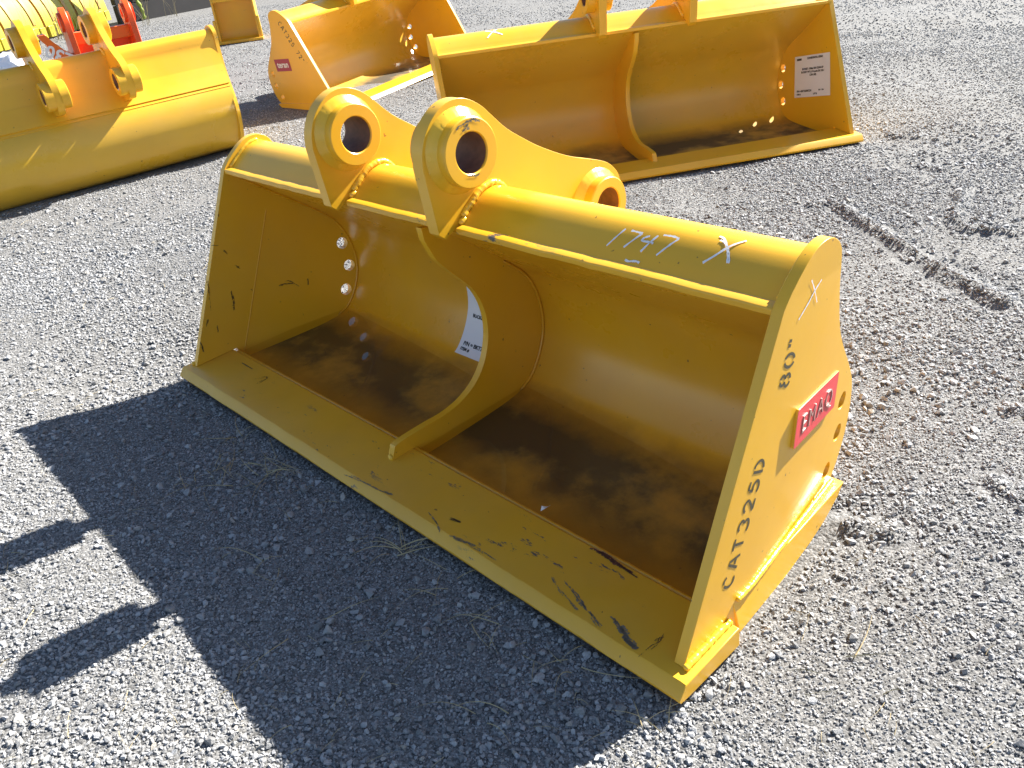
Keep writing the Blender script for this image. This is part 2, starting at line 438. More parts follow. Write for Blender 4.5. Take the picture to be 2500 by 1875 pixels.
# ---------------------------------------------------------------- the clean-up bucket
TOP, LOW = Vector((.349, .611)), Vector((.050, .036))
MD = (TOP-LOW).normalized(); ND = Vector((MD.y, -MD.x))
E0, TH, TP, D0 = .0248, .0215, .0456, .166
def inset(p):
    d = (Vector((p[0], p[1]))-LOW).dot(ND); return TP*max(0.0, (d-D0)/(.49-D0))
INNER = [(.186, -.009), (.30, -.010), (.42, -.009), (.50, -.007), (.545, -.004), (.585, .003), (.627, .020), (.657, .049), (.686, .092), (.707, .142), (.714, .198), (.707, .257), (.688, .313), (.661, .354), (.625, .388), (.58, .426), (.47, .514), (.366, .597)]
TUBE = [(.372, .6125), (.385, .622), (.40, .634), (.43, .655), (.455, .667), (.485, .671), (.508, .663), (.524, .645), (.533, .615), (.540, .585), (.565, .528), (.600, .458), (.640, .398), (.668, .372)]
SIDE = [(.050, .034), (.199, .323), (.349, .612), (.373, .637), (.414, .667), (.439, .681), (.461, .688), (.487, .689), (.508, .683), (.526, .670), (.537, .652), (.5395, .625), (.543, .597), (.560, .537), (.585, .474), (.613, .428), (.658, .370), (.694, .324), (.722, .281), (.737, .240), (.743, .190), (.740, .145), (.728, .100), (.706, .058), (.672, .022), (.62, -.006), (.55, -.016), (.45, -.020), (.30, -.020), (.215, -.019), (.2005, .034)]
HOLES = [(.676, .251), (.679, .165), (.642, .084)]
WEAR = [(.684, .038), (.205, .064), (.213, .030), (.222, -.021), (.40, -.0245), (.52, -.021), (.60, -.009), (.655, .012)]
DIVF = [(.352, .588), (.355, .555), (.372, .512), (.383, .490), (.421, .442), (.470, .386), (.495, .338), (.506, .290), (.505, .240), (.490, .187), (.462, .139), (.421, .103), (.368, .080), (.308, .071), (.246, .073), (.150, .071), (.134, .060), (.121, .030)]
LUG = [(.310, .607), (.300, .700), (.2985, .760), (.303, .790), (.312, .815), (.328, .840), (.350, .861), (.380, .878), (.412, .884), (.443, .879), (.470, .866), (.495, .847), (.515, .826), (.556, .784), (.607, .746), (.655, .714), (.727, .674), (.790, .646), (.855, .622), (.900, .601), (.930, .575), (.945, .548), (.950, .510), (.943, .466), (.920, .432), (.885, .412), (.840, .405), (.760, .400), (.700, .388), (.655, .388), (.600, .428), (.470, .531), (.375, .602), (.352, .604), (.338, .597), (.328, .590)]
BOSS_F, BOSS_R = (.406, .773), (.845, .508)
BORE = .0455

def offset_in(pts, d):
    """offset an open polyline to its left by d"""
    out = []
    for i, p in enumerate(pts):
        a = pts[max(i-1, 0)]; b2 = pts[min(i+1, len(pts)-1)]
        t = (b2-a).normalized(); out.append(p+Vector((-t.y, t.x))*d)
    return out

def lathe(name, prof, c, u_face, sgn, mat, parent, n=36, wob=0.0):
    """ring around the u axis. prof: (radius, height above the plate)"""
    V, F = [], []
    m = len(prof)
    for i in range(n):
        a = 2*math.pi*i/n
        for j, (r, h) in enumerate(prof):
            rr = r; hh = h
            if wob and 0 < j < m-1: rr += wob*(random.random()-.5); hh += wob*.6*(random.random()-.5)
            V.append((-(u_face-sgn*hh), c[0]+rr*math.cos(a), c[1]+rr*math.sin(a)))
    for i in range(n):
        for j in range(m-1):
            a = i*m+j; b2 = ((i+1) % n)*m+j; F.append((a, b2, b2+1, a+1))
    return mesh(name, V, F, mat, parent, 40)

def bucket(name, M, W, label, group, detail=True, lug_u=(.86, 1.305), div_u=.985, lugs=True, divider=True, mats=Y, squeeze=1.0):
    pl, ed, lg, sh = (mats['plate'], mats['edge'], mats['lug'], mats['shell']) if detail else (mats['far'], mats['far'], mats['far'], mats['farshell'])
    root = empty(name, M, label, 'bucket', group)
    bv = .0016 if detail else 0
    sq = lambda p: Vector((p[0] if p[0] < .47 else .47+(p[0]-.47)*squeeze, p[1]+(0 if p[0] < .47 else (p[0]-.47)*(1-squeeze)*.22)))
    # rolled shell
    inn = catmull(INNER, 4); outp = offset_in(inn, -.014)
    loop = inn+outp[::-1]
    rings = []
    for s in (0, 1):
        rg = []
        for p in loop:
            k = E0+inset(p)+TH*.5
            rg.append((-(k if s == 0 else W-k), p.x, p.y))
        rings.append(rg)
    n = len(inn); Vv = rings[0]+rings[1]; L = 2*n; F = []
    for j in range(L):
        a, b2 = j, (j+1) % L; F.append((a, b2, b2+L, a+L))
    for s in (0, 1):
        for j in range(n-1): F.append((s*L+j, s*L+j+1, s*L+L-2-j, s*L+L-1-j))
    mesh('shell', Vv, F, sh, root, 40)
    # torque tube: the bent plate closing the top
    tu = catmull(TUBE, 4); tl = tu+offset_in(tu, -.010)[::-1]
    rings = [[(-(x if s == 0 else W-x), p.x, p.y) for p in tl for x in [E0+inset(p)+TH*.5]] for s in (0, 1)]
    n2 = len(tu); L2 = 2*n2; Vv = rings[0]+rings[1]; F = []
    for j in range(L2): F.append((j, (j+1) % L2, (j+1) % L2+L2, j+L2))
    mesh('torque_tube', Vv, F, pl, root, 40)
    # step strip on the back where the tube plate laps the shell
    sp = [(.588, .486), (.612, .449), (.636, .416), (.658, .389)]
    spo = [Vector(p) for p in sp]; spl = spo+offset_in(spo, -.012)[::-1]
    rings = [[(-(x if s == 0 else W-x), p.x, p.y) for p in spl for x in [E0+inset(p)+TH*.5]] for s in (0, 1)]
    mesh('lap_strip', rings[0]+rings[1], [(j, (j+1) % 8, (j+1) % 8+8, j+8) for j in range(8)], pl, root, 30)
    # lip, cut by the lugs
    gaps = []
    if lugs:
        for a in sorted(lug_u): gaps.append((a-.012, a+.030))
    spans = []; x = E0+TH
    for a, b2 in gaps: spans.append((x, a)); x = b2
    spans.append((x, W-E0-TH))
    lp = [(.3495, .5985), (.3485, .611), (.352, .6135), (.386, .6145), (.386, .601)]
    for a, b2 in spans:
        ns = max(2, int((b2-a)/.03)); rg = []
        for i in range(ns+1):
            uu = a+(b2-a)*i/ns; q = random.gauss(0, .0006) if 0 < i < ns and detail else 0
            rg.append([(-uu, p[0]+q, p[1]+q*.6) for p in lp])
        sweep('lip', rg, ed, root, bevel=bv)
    # side plates with the three drain holes
    holes = [circle(h, .0205, 28) for h in HOLES]
    out = catmull(SIDE[2:24], 2)
    out = [Vector(SIDE[0]), Vector(SIDE[1])]+out+[Vector(p) for p in SIDE[24:]]
    cr = (LOW+ND*D0, ND)
    plates = []
    for s in (0, 1):
        if s == 0: fa = lambda p: E0+inset(p); fb = lambda p: E0+TH+inset(p)
        else: fa = lambda p: W-E0-inset(p); fb = lambda p: W-E0-TH-inset(p)
        sp_ = plate_mesh('side_plate', [out]+holes, 0, 0, fa, fb, cr, pl, root, bevel=bv)
        plates.append(sp_)
        if s == 0: ga = lambda p: E0+.66*inset(p)-.012*smooth(.2, .24, p[0]); gb = lambda p: E0+inset(p)+.004
        else: ga = lambda p: W-E0-.66*inset(p)+.012*smooth(.2, .24, p[0]); gb = lambda p: W-E0-inset(p)-.004
        plate_mesh('wear_plate', [WEAR], 0, 0, ga, gb, None, pl, root, bevel=bv)
    # cutting edge
    ce = [(.005, 0), (.001, .009), (.019, .0305), (.023, .033), (.188, .033), (.190, .031), (.190, -.014), (.030, -.004)]
    ns = 140 if detail else 4; rg = []
    for i in range(ns+1):
        uu = W*i/ns; q = .0022*noise.noise(Vector((uu*9, .3, 0)))+.0012*noise.noise(Vector((uu*41, 5, 0))) if detail else 0
        rg.append([(-uu, p[0]+(q if k in (1, 2, 3) else 0), p[1]) for k, p in enumerate(ce)])
    sweep('cutting_edge', rg, ed, root, smooth_angle=28, bevel=bv)
    if detail:
        # seam and corner welds
        bead('weld', [(-(W-E0-TH-.006), .196, .026), (-(W*.5), .197, .025), (-(E0+TH+.006), .196, .026)], .0065, mats['shell'], root, step=.009, squash=.8)
        for s in (0, 1):
            uu = E0-.004 if s == 0 else W-E0+.004
            bead('weld', [(-uu, .046, .037), (-uu, .12, .037), (-uu, .192, .036)], .0070, mats['weld'], root, step=.003)
            w2 = (E0-.010) if s == 0 else (W-E0+.010)
            sg = 1 if s == 0 else -1
            pth = []
            for k in range(9):
                t = k/8; p = (.215+(.665-.215)*t, .0665+(.043-.0665)*t)
                pth.append((-(w2+sg*(.008+inset(p)*.85)), p[0], p[1]+.002))
            bead('weld', pth, .0060, mats['weld'], root, step=.003)
            # inside fillets along shell and floor
            ui = lambda p: (E0+TH+inset(p)+.002) if s == 0 else (W-E0-TH-inset(p)-.002)
            bead('weld', [(-ui(p), p.x, p.y) for p in offset_in(inn, .003)[20:]], .0042, mats['shell'], root, step=.012, lump=.2)
            # crease seam where the plate is bent
            pa, pb = LOW+ND*(D0-.002)+MD*.03, LOW+ND*(D0-.002)+MD*.55
            uc = (E0+TH+.0008) if s == 0 else (W-E0-TH-.0008)
            bead('weld', [(-uc, pa.x, pa.y), (-uc, pb.x, pb.y)], .0016, mats['plate'], root, step=.01, lump=.3)
            # tube to side plate
            bead('weld', [(-((E0+TH+inset(p)+.003) if s == 0 else (W-E0-TH-inset(p)-.003)), p.x-.001, p.y+.002) for p in tu[:22]], .006, mats['weld'], root, step=.006)
    if divider:
        back = [p for p in catmull(INNER, 4) if p.x > .20]
        lo = [Vector((.19, .031)), Vector((.195, -.005))]
        poly = [Vector(DIVF[0])]+catmull(DIVF[1:], 3)+lo+[Vector((p.x+.002, p.y-.001)) for p in back if p.x > .2 and p.y < .585]
        plate_mesh('divider', [poly], div_u, div_u+.021, mat=pl if detail else mats['far'], parent=root, bevel=.003 if detail else 0)
        if detail:
            bead('weld', [(-(div_u-.003), p.x, p.y) for p in offset_in(inn, .004)[20:60]], .0042, mats['shell'], root, step=.012, lump=.2)
            bead('weld', [(-(div_u+.01), .118, .036), (-(div_u+.01), .126, .036)], .010, mats['weld'], root, step=.004)
    if lugs:
        for a in lug_u:
            t = .036
            LG = [sq(p) for p in LUG]; lo_ = [LG[0]]+catmull(LG[2:26], 3)+LG[26:]; bosses = (BOSS_F, tuple(sq(BOSS_R)))
            lug = plate_mesh('lug', [lo_, circle(bosses[0], BORE, 40), circle(bosses[1], BORE, 40)], a, a+t, mat=lg, parent=root, bevel=.0025 if detail else 0)
            for c in bosses:
                for face, sg in ((a, 1), (a+t, -1)):
                    rr = .0775 if c is BOSS_F else .074
                    lathe('boss', [(rr, -.002), (rr, .041), (rr-.0025, .0435), (BORE+.0025, .0435), (BORE, .041), (BORE, -.002)], c, face, sg, lg, lug, 44)
                    if detail:
                        lathe('weld', [(rr+.019, -.001), (rr+.016, .0035), (rr+.010, .008), (rr+.004, .0135), (rr-.001, .018)], c, face, sg, mats['weld'], lug, 90, .0016)
                V, F = [], []
                for i in range(40):
                    an = 2*math.pi*i/40
                    for uu in (a-.039, a+t+.039): V.append((-uu, c[0]+(BORE-.0006)*math.cos(an), c[1]+(BORE-.0006)*math.sin(an)))
                for i in range(40): F.append((2*i, 2*((i+1) % 40), 2*((i+1) % 40)+1, 2*i+1))
                mesh('bore', V, F, RUST, lug, 60)
            if detail:
                for face, sg in ((a-.003, 1), (a+t+.003, -1)):
                    pth = [(-face, p.x-.002, p.y+.006) for p in tu[4:30]]
                    bead('weld', pth, .0085, mats['weld'], lug, step=.003, lump=.12)
                    bead('weld', [(-(face-sg*.002), .368, .616), (-(face-sg*.004), .390, .624)], .009, mats['weld'], lug, step=.004)
            else:
                for face, sg in ((a-.003, 1), (a+t+.003, -1)):
                    bead('weld', [(-face, p.x-.002, p.y+.004) for p in tu[4:30]], .009, mats['weld'] if 'weld' in mats else lg, lug, step=.012)
    return root

def right_surf(org, ang, W=None):
    """plane frame on the outer face of the right side plate; a along the direction ang in (v,w)"""
    ax = Vector((math.cos(ang), math.sin(ang))); ay = Vector((-ax.y, ax.x)); o = Vector(org)
    def f(a, b2, h):
        p = o+ax*a+ay*b2
        if W is None: return (-(E0+inset(p)-h), p.x, p.y)
        return (-(W-E0-inset(p)+h), p.x, p.y)
    return f

# main bucket
main = bucket('cleanup_bucket', MAIN, 2.03, 'yellow excavator bucket in the foreground with red EMAQ plate and CAT325D stencil', 'yellow clean-up buckets on the gravel')
tang = math.atan2(MD.y, MD.x)
hgt = .036
st, wd = stencil('CAT325D', 1.03)
ribbon('stencil_lettering', [[(p[0]*hgt, p[1]*hgt) for p in s] for s in st], .0058, right_surf((.2015, .117), math.atan2(.335-.130, .283-.186)), STENCIL, main)
st, wd = stencil('80"', .98)
ribbon('stencil_lettering', [[(p[0]*hgt, p[1]*hgt) for p in s] for s in st], .0058, right_surf((.3735, .458), math.atan2(.08, .030)), STENCIL, main)
ribbon('marker_cross', [[(.434, .635), (.447, .61), (.457, .584)], [(.469, .622), (.447, .61), (.430, .597)], [(.430, .597), (.397, .577)]], .0030, right_surf((0, 0), 0), CHALK, main, .0009, .5)
# raised red name plate
na = math.atan2(-.030, .211)
nax = Vector((math.cos(na), math.sin(na))); nay = Vector((-nax.y, nax.x)); no_ = Vector((.392, .311))
def nps(a, b2, h):
    p = no_+nax*a+nay*b2; c = no_+nax*.1
    return (-(E0+inset(c)+(inset(no_+nax*.2)-inset(no_))*(a-.1)/.2-h), p.x, p.y)
cs = [(.004, 0), (.208, 0), (.212, .004), (.212, .078), (.208, .082), (.004, .082), (0, .078), (0, .004)]
V = [nps(a, b2, -.006) for a, b2 in cs]+[nps(a, b2, .0075) for a, b2 in cs]
F = [tuple(reversed(range(8))), tuple(range(8, 16))]+[(i, (i+1) % 8, (i+1) % 8+8, i+8) for i in range(8)]
npo = mesh('name_plate', V, F, REDP, main, 30, .001)
npo.data.materials.append(Y['plate'])
for i, pgn in enumerate(npo.data.polygons):
    if len(pgn.vertices) == 4: pgn.material_index = 1
V, F = text_geo('EMAQ', .054, 'CENTER', extrude=.0012, offset=-.0008, spacing=1.25)
me = bpy.data.meshes.new('raised_lettering'); me.from_pydata([nps(.106+p.x*.95, .022+p.y, (.0082+p.z)) for p in V], [], F); me.update()
link('raised_lettering', me, LETM, npo)
# paint-marker writing on the torque tube
STR = [[[0.416, 0.433], [0.437, 0.396]], [[0.401, 0.432], [0.387, .4315], [0.373, 0.431]], [[.373, .431], [0.397, 0.40]], [[0.354, 0.429], [0.363, 0.424], [0.365, 0.418], [0.352, 0.418], [0.340, 0.418], [0.341, 0.416]], [[0.337, 0.433], [0.347, 0.416], [0.355, 0.399]],
 [[0.327, 0.436], [0.313, 0.437], [0.301, 0.437], [0.291, 0.435]], [[.291, .435], [0.305, 0.417], [0.318, 0.399]], [[0.379, 0.381], [0.370, 0.3795], [0.361, 0.3815], [0.351, 0.3825], [0.345, 0.381]],
 [[0.164, 0.460], [0.185, 0.441], [0.202, 0.420], [0.218, 0.404]], [[0.211, 0.449], [0.201, 0.447], [0.187, 0.436], [0.176, 0.423], [0.169, 0.412]], [[0.218, 0.458], [0.206, 0.454], [0.193, 0.442], [0.181, 0.428], [0.172, 0.412]]]
TUP = catmull(TUBE, 4)
def tube_surf(a, b2, h):
    for p, q in zip(TUP[:-1], TUP[1:]):
        if p.x <= b2 <= q.x:
            t = (b2-p.x)/max(1e-9, q.x-p.x); c = p.lerp(q, t); d = (q-p).normalized()
            return (-a, c.x-d.y*h, c.y+d.x*h)
    return (-a, b2, TUP[0].y+h)
for grp in ((0, 1), (1, 3), (3, 5), (5, 7), (7, 8), (8, 11)):
    ribbon('marker_writing', STR[grp[0]:grp[1]], .0038, tube_surf, CHALK, main, .0012, .35)
# paper label on the shell left of the divider
IN4 = catmull(INNER, 8); acc = [0]
for a, b2 in zip(IN4[:-1], IN4[1:]): acc.append(acc[-1]+(b2-a).length)
def shell_surf(u_left, s0):
    def f(a, b2, h):
        s = s0+b2
        for i in range(len(acc)-1):
            if acc[i] <= s <= acc[i+1]:
                t = (s-acc[i])/(acc[i+1]-acc[i]); c = IN4[i].lerp(IN4[i+1], t); d = (IN4[i+1]-IN4[i]).normalized()
                return (-(u_left-a), c.x-d.y*h, c.y+d.x*h)
    return f
def sheet(name, surf, w, h, parent, n=14):
    m = 12
    V = [surf(w*i/m, h*j/n, .0008) for j in range(n+1) for i in range(m+1)]
    return mesh(name, V, [(j*(m+1)+i, j*(m+1)+i+1, (j+1)*(m+1)+i+1, (j+1)*(m+1)+i) for j in range(n) for i in range(m)], PAPER, parent, 60)
ss = shell_surf(1.316, .438)
lab = sheet('label_sheet', ss, .216, .262, main)
TXT = lambda w, h: [('CONSIGNOR # 205AH', w*.56, h*.91, .0125, 'CENTER'), ('BUCKET - 536kg 325 CLEAN-UP', w*.5, h*.66, .0120, 'CENTER'), ('BUCKET WT (1.74 yards 536 KGS /', w*.5, h*.585, .0120, 'CENTER'), ('1,256 LBS)', w*.5, h*.51, .0120, 'CENTER'), ('P/N = BKT32580CLN', w*.07, h*.13, .0125, 'LEFT'), ('ITEM #', w*.07, h*.055, .0100, 'LEFT'), ('LOT #', w*.52, h*.055, .0100, 'LEFT'), ('FEB 1 1 2005', w*.66, h*.14, .0075, 'LEFT')]
def label_print(lines, surf, parent, w, h):
    for ln in lines: text_on('label_print', [ln], surf, INK, parent, .0016)
    V = [surf(a, b2, .0016) for a, b2 in ((w*.06, h*.895), (w*.19, h*.895), (w*.19, h*.945), (w*.06, h*.945))]
    mesh('label_logo', V, [(0, 1, 2, 3)], INK, parent)
L1 = [('BUCKET - 536kg 325 CLEAN-UP', .027, .128, .0150, 'LEFT'), ('P/N = BKT32580CLN', .018, .034, .0175, 'LEFT'), ('ITEM #', .014, .016, .0135, 'LEFT'), ('LOT #', .12, .016, .0135, 'LEFT'), ('CONSIGNOR # 205AH', .07, .235, .0135, 'LEFT')]
label_print(L1, ss, lab, .216, .262)

# scuffs and scratches through the paint, where the photograph shows them
SCUFF = simple('bared_grey_steel', (.21, .20, .16), .5, .4, .4, 90)
SCUFFB = simple('dark_rubber_scuff', (.11, .065, .025), .6, 0, .4, 90)
RUSTS = simple('rust_scuff', (.19, .075, .045), .7, 0, .4, 90)
MIN = MAIN.inverted()
def local_ray(px, py):
    return MIN @ Vector((0, 0, CAM_H)), MIN.to_3x3() @ (right*((px-1250)/FPX) - upv*((py-937.5)/FPX) + fwd)
def on_flat(px, py, w):
    o, d = local_ray(px, py); q = o+d*((w-o.z)/d.z); return (-q.x, q.y)
def on_left(px, py):
    o, d = local_ray(px, py); uu = 2.03-E0-TH
    for k in range(8):
        q = o+d*((-uu-o.x)/d.x); uu = 2.03-E0-TH-inset((q.y, q.z))
    return (q.y, q.z)
def ragged(path, spread, k):
    out = []
    P = [Vector(p) for p in path]
    if len(P) > 2: P = catmull(P, 4)
    n = len(P)
    for i in range(k*3):
        a = random.randint(0, max(0, n-3)); b2 = min(n-1, a+random.randint(1, max(1, n//3)))
        j = Vector((random.gauss(0, spread), random.gauss(0, spread)))
        out.append([tuple(p+j+Vector((random.gauss(0, spread*.3), random.gauss(0, spread*.3)))) for p in P[a:b2+1]])
    return out
c3 = lambda p: [(1100+a/2.86, 1200+b2/2.86) for a, b2 in p]
c2 = lambda p: [(400+a/2.4578, 860+b2/2.4578) for a, b2 in p]
EDGE = [(c3([(0, 310), (60, 335), (120, 360), (210, 410), (320, 480)]), .0022, .0022, 7), (c3([(715, 600), (760, 680), (830, 760), (890, 830)]), .0018, .0014, 4), (c3([(800, 630), (850, 700), (930, 800), (990, 870), (1050, 940)]), .0026, .0022, 8),
        (c3([(1130, 880), (1190, 960), (1240, 1040), (1300, 1090)]), .0045, .0036, 11), (c3([(1330, 1160), (1420, 1080), (1480, 1010)]), .0014, .003, 4), (c2([(1080, 730), (1160, 760), (1220, 790), (1300, 830), (1370, 855)]), .0022, .0018, 6), (c2([(1590, 960), (1640, 1030), (1660, 1080)]), .0018, .0012, 4),
        (c2([(470, 65), (530, 100)]), .0018, .001, 3), (c2([(540, 160), (620, 150), (570, 190)]), .0016, .002, 4), (c2([(1720, 1000), (1780, 1020)]), .0016, .002, 4)]
flat_surf = lambda a, b2, h: (-a, b2, .0331+h)
for path, wd_, sp, k in EDGE:
    ribbon('scuff', ragged([on_flat(a, b2, .0331) for a, b2 in path], sp, k), wd_*.62, flat_surf, SCUFF if wd_ > .0017 else SCUFFB, main, .0007, 1.2)
ribbon('rust_streak', ragged([on_flat(a, b2, .0331) for a, b2 in c3([(985, 395), (1080, 450), (1200, 530), (1310, 600)])], .0022, 8), .003, flat_surf, RUSTS, main, .0006, 1.2)
c5 = lambda p: [(980+a/3.687, 220+b2/3.687) for a, b2 in p]
lip_surf = lambda a, b2, h: (-a, max(.354, min(.384, b2)), .6136+.001*(b2-.352)/.034+h)
for path in ([(770, 1215), (850, 1235), (960, 1260)], [(940, 1240), (1060, 1280), (1220, 1320)], [(1260, 1340), (1340, 1370), (1440, 1395)], [(1430, 1395), (1560, 1425), (1720, 1460)]):
    ribbon('rust_streak', ragged([on_flat(a, b2, .6145) for a, b2 in c5(path)], .003, 7), .0022, lip_surf, RUSTS, main, .0008, 1.2)
z1 = lambda p: [(430+a/2.7646, 380+b2/2.7646) for a, b2 in p]
left_in = lambda a, b2, h: (-(2.03-E0-TH-inset((a, b2))-h), a, b2)
for path, wd_, k in (([(205, 830), (225, 930), (235, 1070)], .0014, 3), ([(370, 910), (385, 980), (395, 1050)], .003, 5), ([(690, 880), (740, 865), (800, 862)], .0028, 4), ([(730, 845), (770, 850), (825, 880)], .0022, 3), ([(165, 1260), (175, 1290), (190, 1325)], .0034, 5), ([(275, 1150), (280, 1170), (290, 1195)], .0024, 3), ([(215, 1100), (210, 1130), (205, 1155)], .0024, 3), ([(395, 735), (410, 745), (430, 760)], .0014, 3), ([(890, 830), (895, 870)], .0014, 2), ([(320, 640), (345, 665)], .0010, 2), ([(240, 605), (280, 607)], .0009, 2)):
    ribbon('scuff', ragged([on_left(a, b2) for a, b2 in z1(path)], .0014, k), wd_*.6, left_in, SCUFFB, main, .0007, 1.1)
# grey wear on the bosses of the right lug
def boss_surf(c):
    def f(a, b2, h): return (-(.86-.0437-h), c[0]+b2*math.cos(a/b2 if 0 else a*16), c[1]+b2*math.sin(a*16))
    return f
for a0, a1, rr_ in ((1.35, 2.1, .069), (1.0, 1.5, .070), (1.55, 1.75, .062), (1.5, 1.9, .055), (4.2, 4.9, .0495)):
    ribbon('scuff', ragged([((a0+(a1-a0)*i/5)/16, rr_+random.gauss(0, .001)) for i in range(6)], .0011, 5), .0020, boss_surf(BOSS_F), SCUFF, main, .0007, 1.2)

# bucket behind on the right
B3 = frame(1.850, 3.991, 3.2984, z=.012)
b3 = bucket('cleanup_bucket', B3, 2.03, 'yellow bucket with a white paper label inside, behind the foreground bucket at right', 'yellow clean-up buckets on the gravel', detail=False, lug_u=(.747, 1.190), div_u=1.02)
def b3s(a, b2, h):
    p = Vector((.545, .118))+Vector((-.305, .066))/.312*a*1.0+Vector((.040, .205))/.209*b2
    return (-(E0+TH+inset(p)+h+.001), p.x, p.y)
lab3 = sheet('label_sheet', b3s, .296, .205, b3)
label_print([(s, a*1.0, b2, sz*1.05, al) for s, a, b2, sz, al in TXT(.296, .205)], b3s, lab3, .296, .205)
ribbon('marker_cross', [[(1.66, .425), (1.70, .452), (1.735, .470)], [(1.735, .418), (1.70, .452), (1.675, .475)]], .006, tube_surf, CHALK, b3, .0012, .3)

# bucket further back with the 72 inch stencil
B2 = frame(.074, 7.597, 4.1042, -.0277, 0, z=.035)
b2o = bucket('cleanup_bucket', B2, 1.83, 'yellow bucket with a teran sticker and CAT325 72" stencil on its side', 'yellow clean-up buckets on the gravel', detail=False, lug_u=(.70, 1.11), div_u=.9, divider=False)
st, wd = stencil('CAT325', 1.14)
da = math.atan2(.35-.60, .285-.425)
def left_surf(org, ang, W):
    ax = Vector((math.cos(ang), math.sin(ang))); ay = Vector((ax.y, -ax.x)); o = Vector(org)
    def f(a, b2, h):
        p = o+ax*a+ay*b2; return (-(W-E0-inset(p)+h), p.x, p.y)
    return f
ribbon('stencil_lettering', [[(p[0]*.028, p[1]*.034) for p in s] for s in st], .0050, left_surf((.455, .604), da, 1.83), STENCIL, b2o, .001)
st = [[(p[0]+1.14*6+1.1, p[1]) for p in q] for q in stencil('72"', 1.14)[0]]
ribbon('stencil_lettering', [[(p[0]*.028, p[1]*.034) for p in q] for q in st], .0050, left_surf((.455, .604), da, 1.83), STENCIL, b2o, .001)
ls = left_surf((.615, .272), math.pi-.02, 1.83)
V = [ls(a, -b2, h) for h in (-.002, .0012) for a, b2 in ((0, 0), (.178, 0), (.178, -.090), (0, -.090))]
def ls2(a, b2, h): return ls(a, b2, h)
sa, sb = Vector((.612, .271)), Vector((.436, .284))
def stick(a, b2, h):
    p = sa.lerp(sb, a/.176)+Vector((.003, .0855))*(b2/.0855); return (-(1.83-E0-inset(p)+h), p.x, p.y)
V = [stick(a, b2, .0012) for a, b2 in ((0, 0), (.176, 0), (.176, .0855), (0, .0855))]
sk = mesh('sticker', V, [(0, 1, 2, 3)], STICK, b2o)
V, F = text_geo('teran', .074, 'CENTER', offset=.002)
me = bpy.data.meshes.new('sticker_lettering'); me.from_pydata([stick(.088+p.x*.82, .026+p.y*.8, .0022) for p in V], [], F); me.update(); link('sticker_lettering', me, WHITE, sk)

# bucket at the left, seen from behind
B1 = frame(-3.475, 4.735, R(35.5), R(.7), R(-3.0), z=.030)
bucket('cleanup_bucket', B1, 2.03, 'yellow bucket turned away at the left edge, its rounded back lit', 'yellow clean-up buckets on the gravel', detail=False, lug_u=(.975, 1.355), squeeze=.66)

# ---------------------------------------------------------------- standing water in the two compartments
def inner_z(v):
    for a, b2 in zip(IN4[:-1], IN4[1:]):
        if a.x <= v <= b2.x and v < .70: return a.y+(b2.y-a.y)*(v-a.x)/max(1e-9, b2.x-a.x)
    return .2
def pool(ua, ub, ref, label):
    zw = (MAIN @ Vector((-ref[0], ref[1], ref[2]))).z
    V, F = [], []; n = 40
    uz, vz = NU.z*-1, NV.z
    for i in range(n+1):
        u = ua+(ub-ua)*i/n
        lz = lambda v: (zw-(MAIN.translation.z-NU.z*u+NV.z*v))/NW.z
        vb = None; vf = None; v = .187
        while v < .70:
            if lz(v) > inner_z(v):
                if vf is None: vf = v
                vb = v
            v += .002
        if vf is None: continue
        if vf < .19: vf = .188
        V.append(MAIN @ Vector((-u, vf, lz(vf)))); V.append(MAIN @ Vector((-u, min(vb+.006, .66), lz(vb+.006))))
    for i in range(len(V)//2-1): F.append((2*i, 2*i+1, 2*i+3, 2*i+2))
    me = bpy.data.meshes.new('rain_water'); me.from_pydata([tuple(v) for v in V], [], F); me.update()
    if me.polygons[0].normal.z < 0: me.flip_normals()
    return tag(link('rain_water', me, WATER), label, 'water', 'rain water standing in the foreground bucket')
pool(1.008, 1.96, (1.935, .623, .0165), 'dark rain water standing in the bucket left of the divider')
pool(.075, .986, (.983, .607, .0105), 'dark rain water standing in the bucket right of the divider')

# ---------------------------------------------------------------- ground
def spaced(lo, hi, c0, c1, fine, grow=1.16):
    xs = list(np.arange(c0, c1+1e-6, fine)); s = fine; x = xs[-1]
    while x < hi: s *= grow; x += s; xs.append(x)
    s = fine; x = xs[0]
    while x > lo: s *= grow; x -= s; xs.insert(0, x)
    return xs
gx = spaced(-500, 500, -2.2, 3.2, .032); gy = spaced(-60, 900, .45, 5.2, .032)
V = [(x, y, ground_z(x, y) if (abs(x) < 16 and -3 < y < 24) else 0.0) for y in gy for x in gx]
nx = len(gx); F = [(j*nx+i, j*nx+i+1, (j+1)*nx+i+1, (j+1)*nx+i) for j in range(len(gy)-1) for i in range(nx-1)]
g = mesh('ground', V, F, GROUND, None, 180); g['kind'] = 'structure'

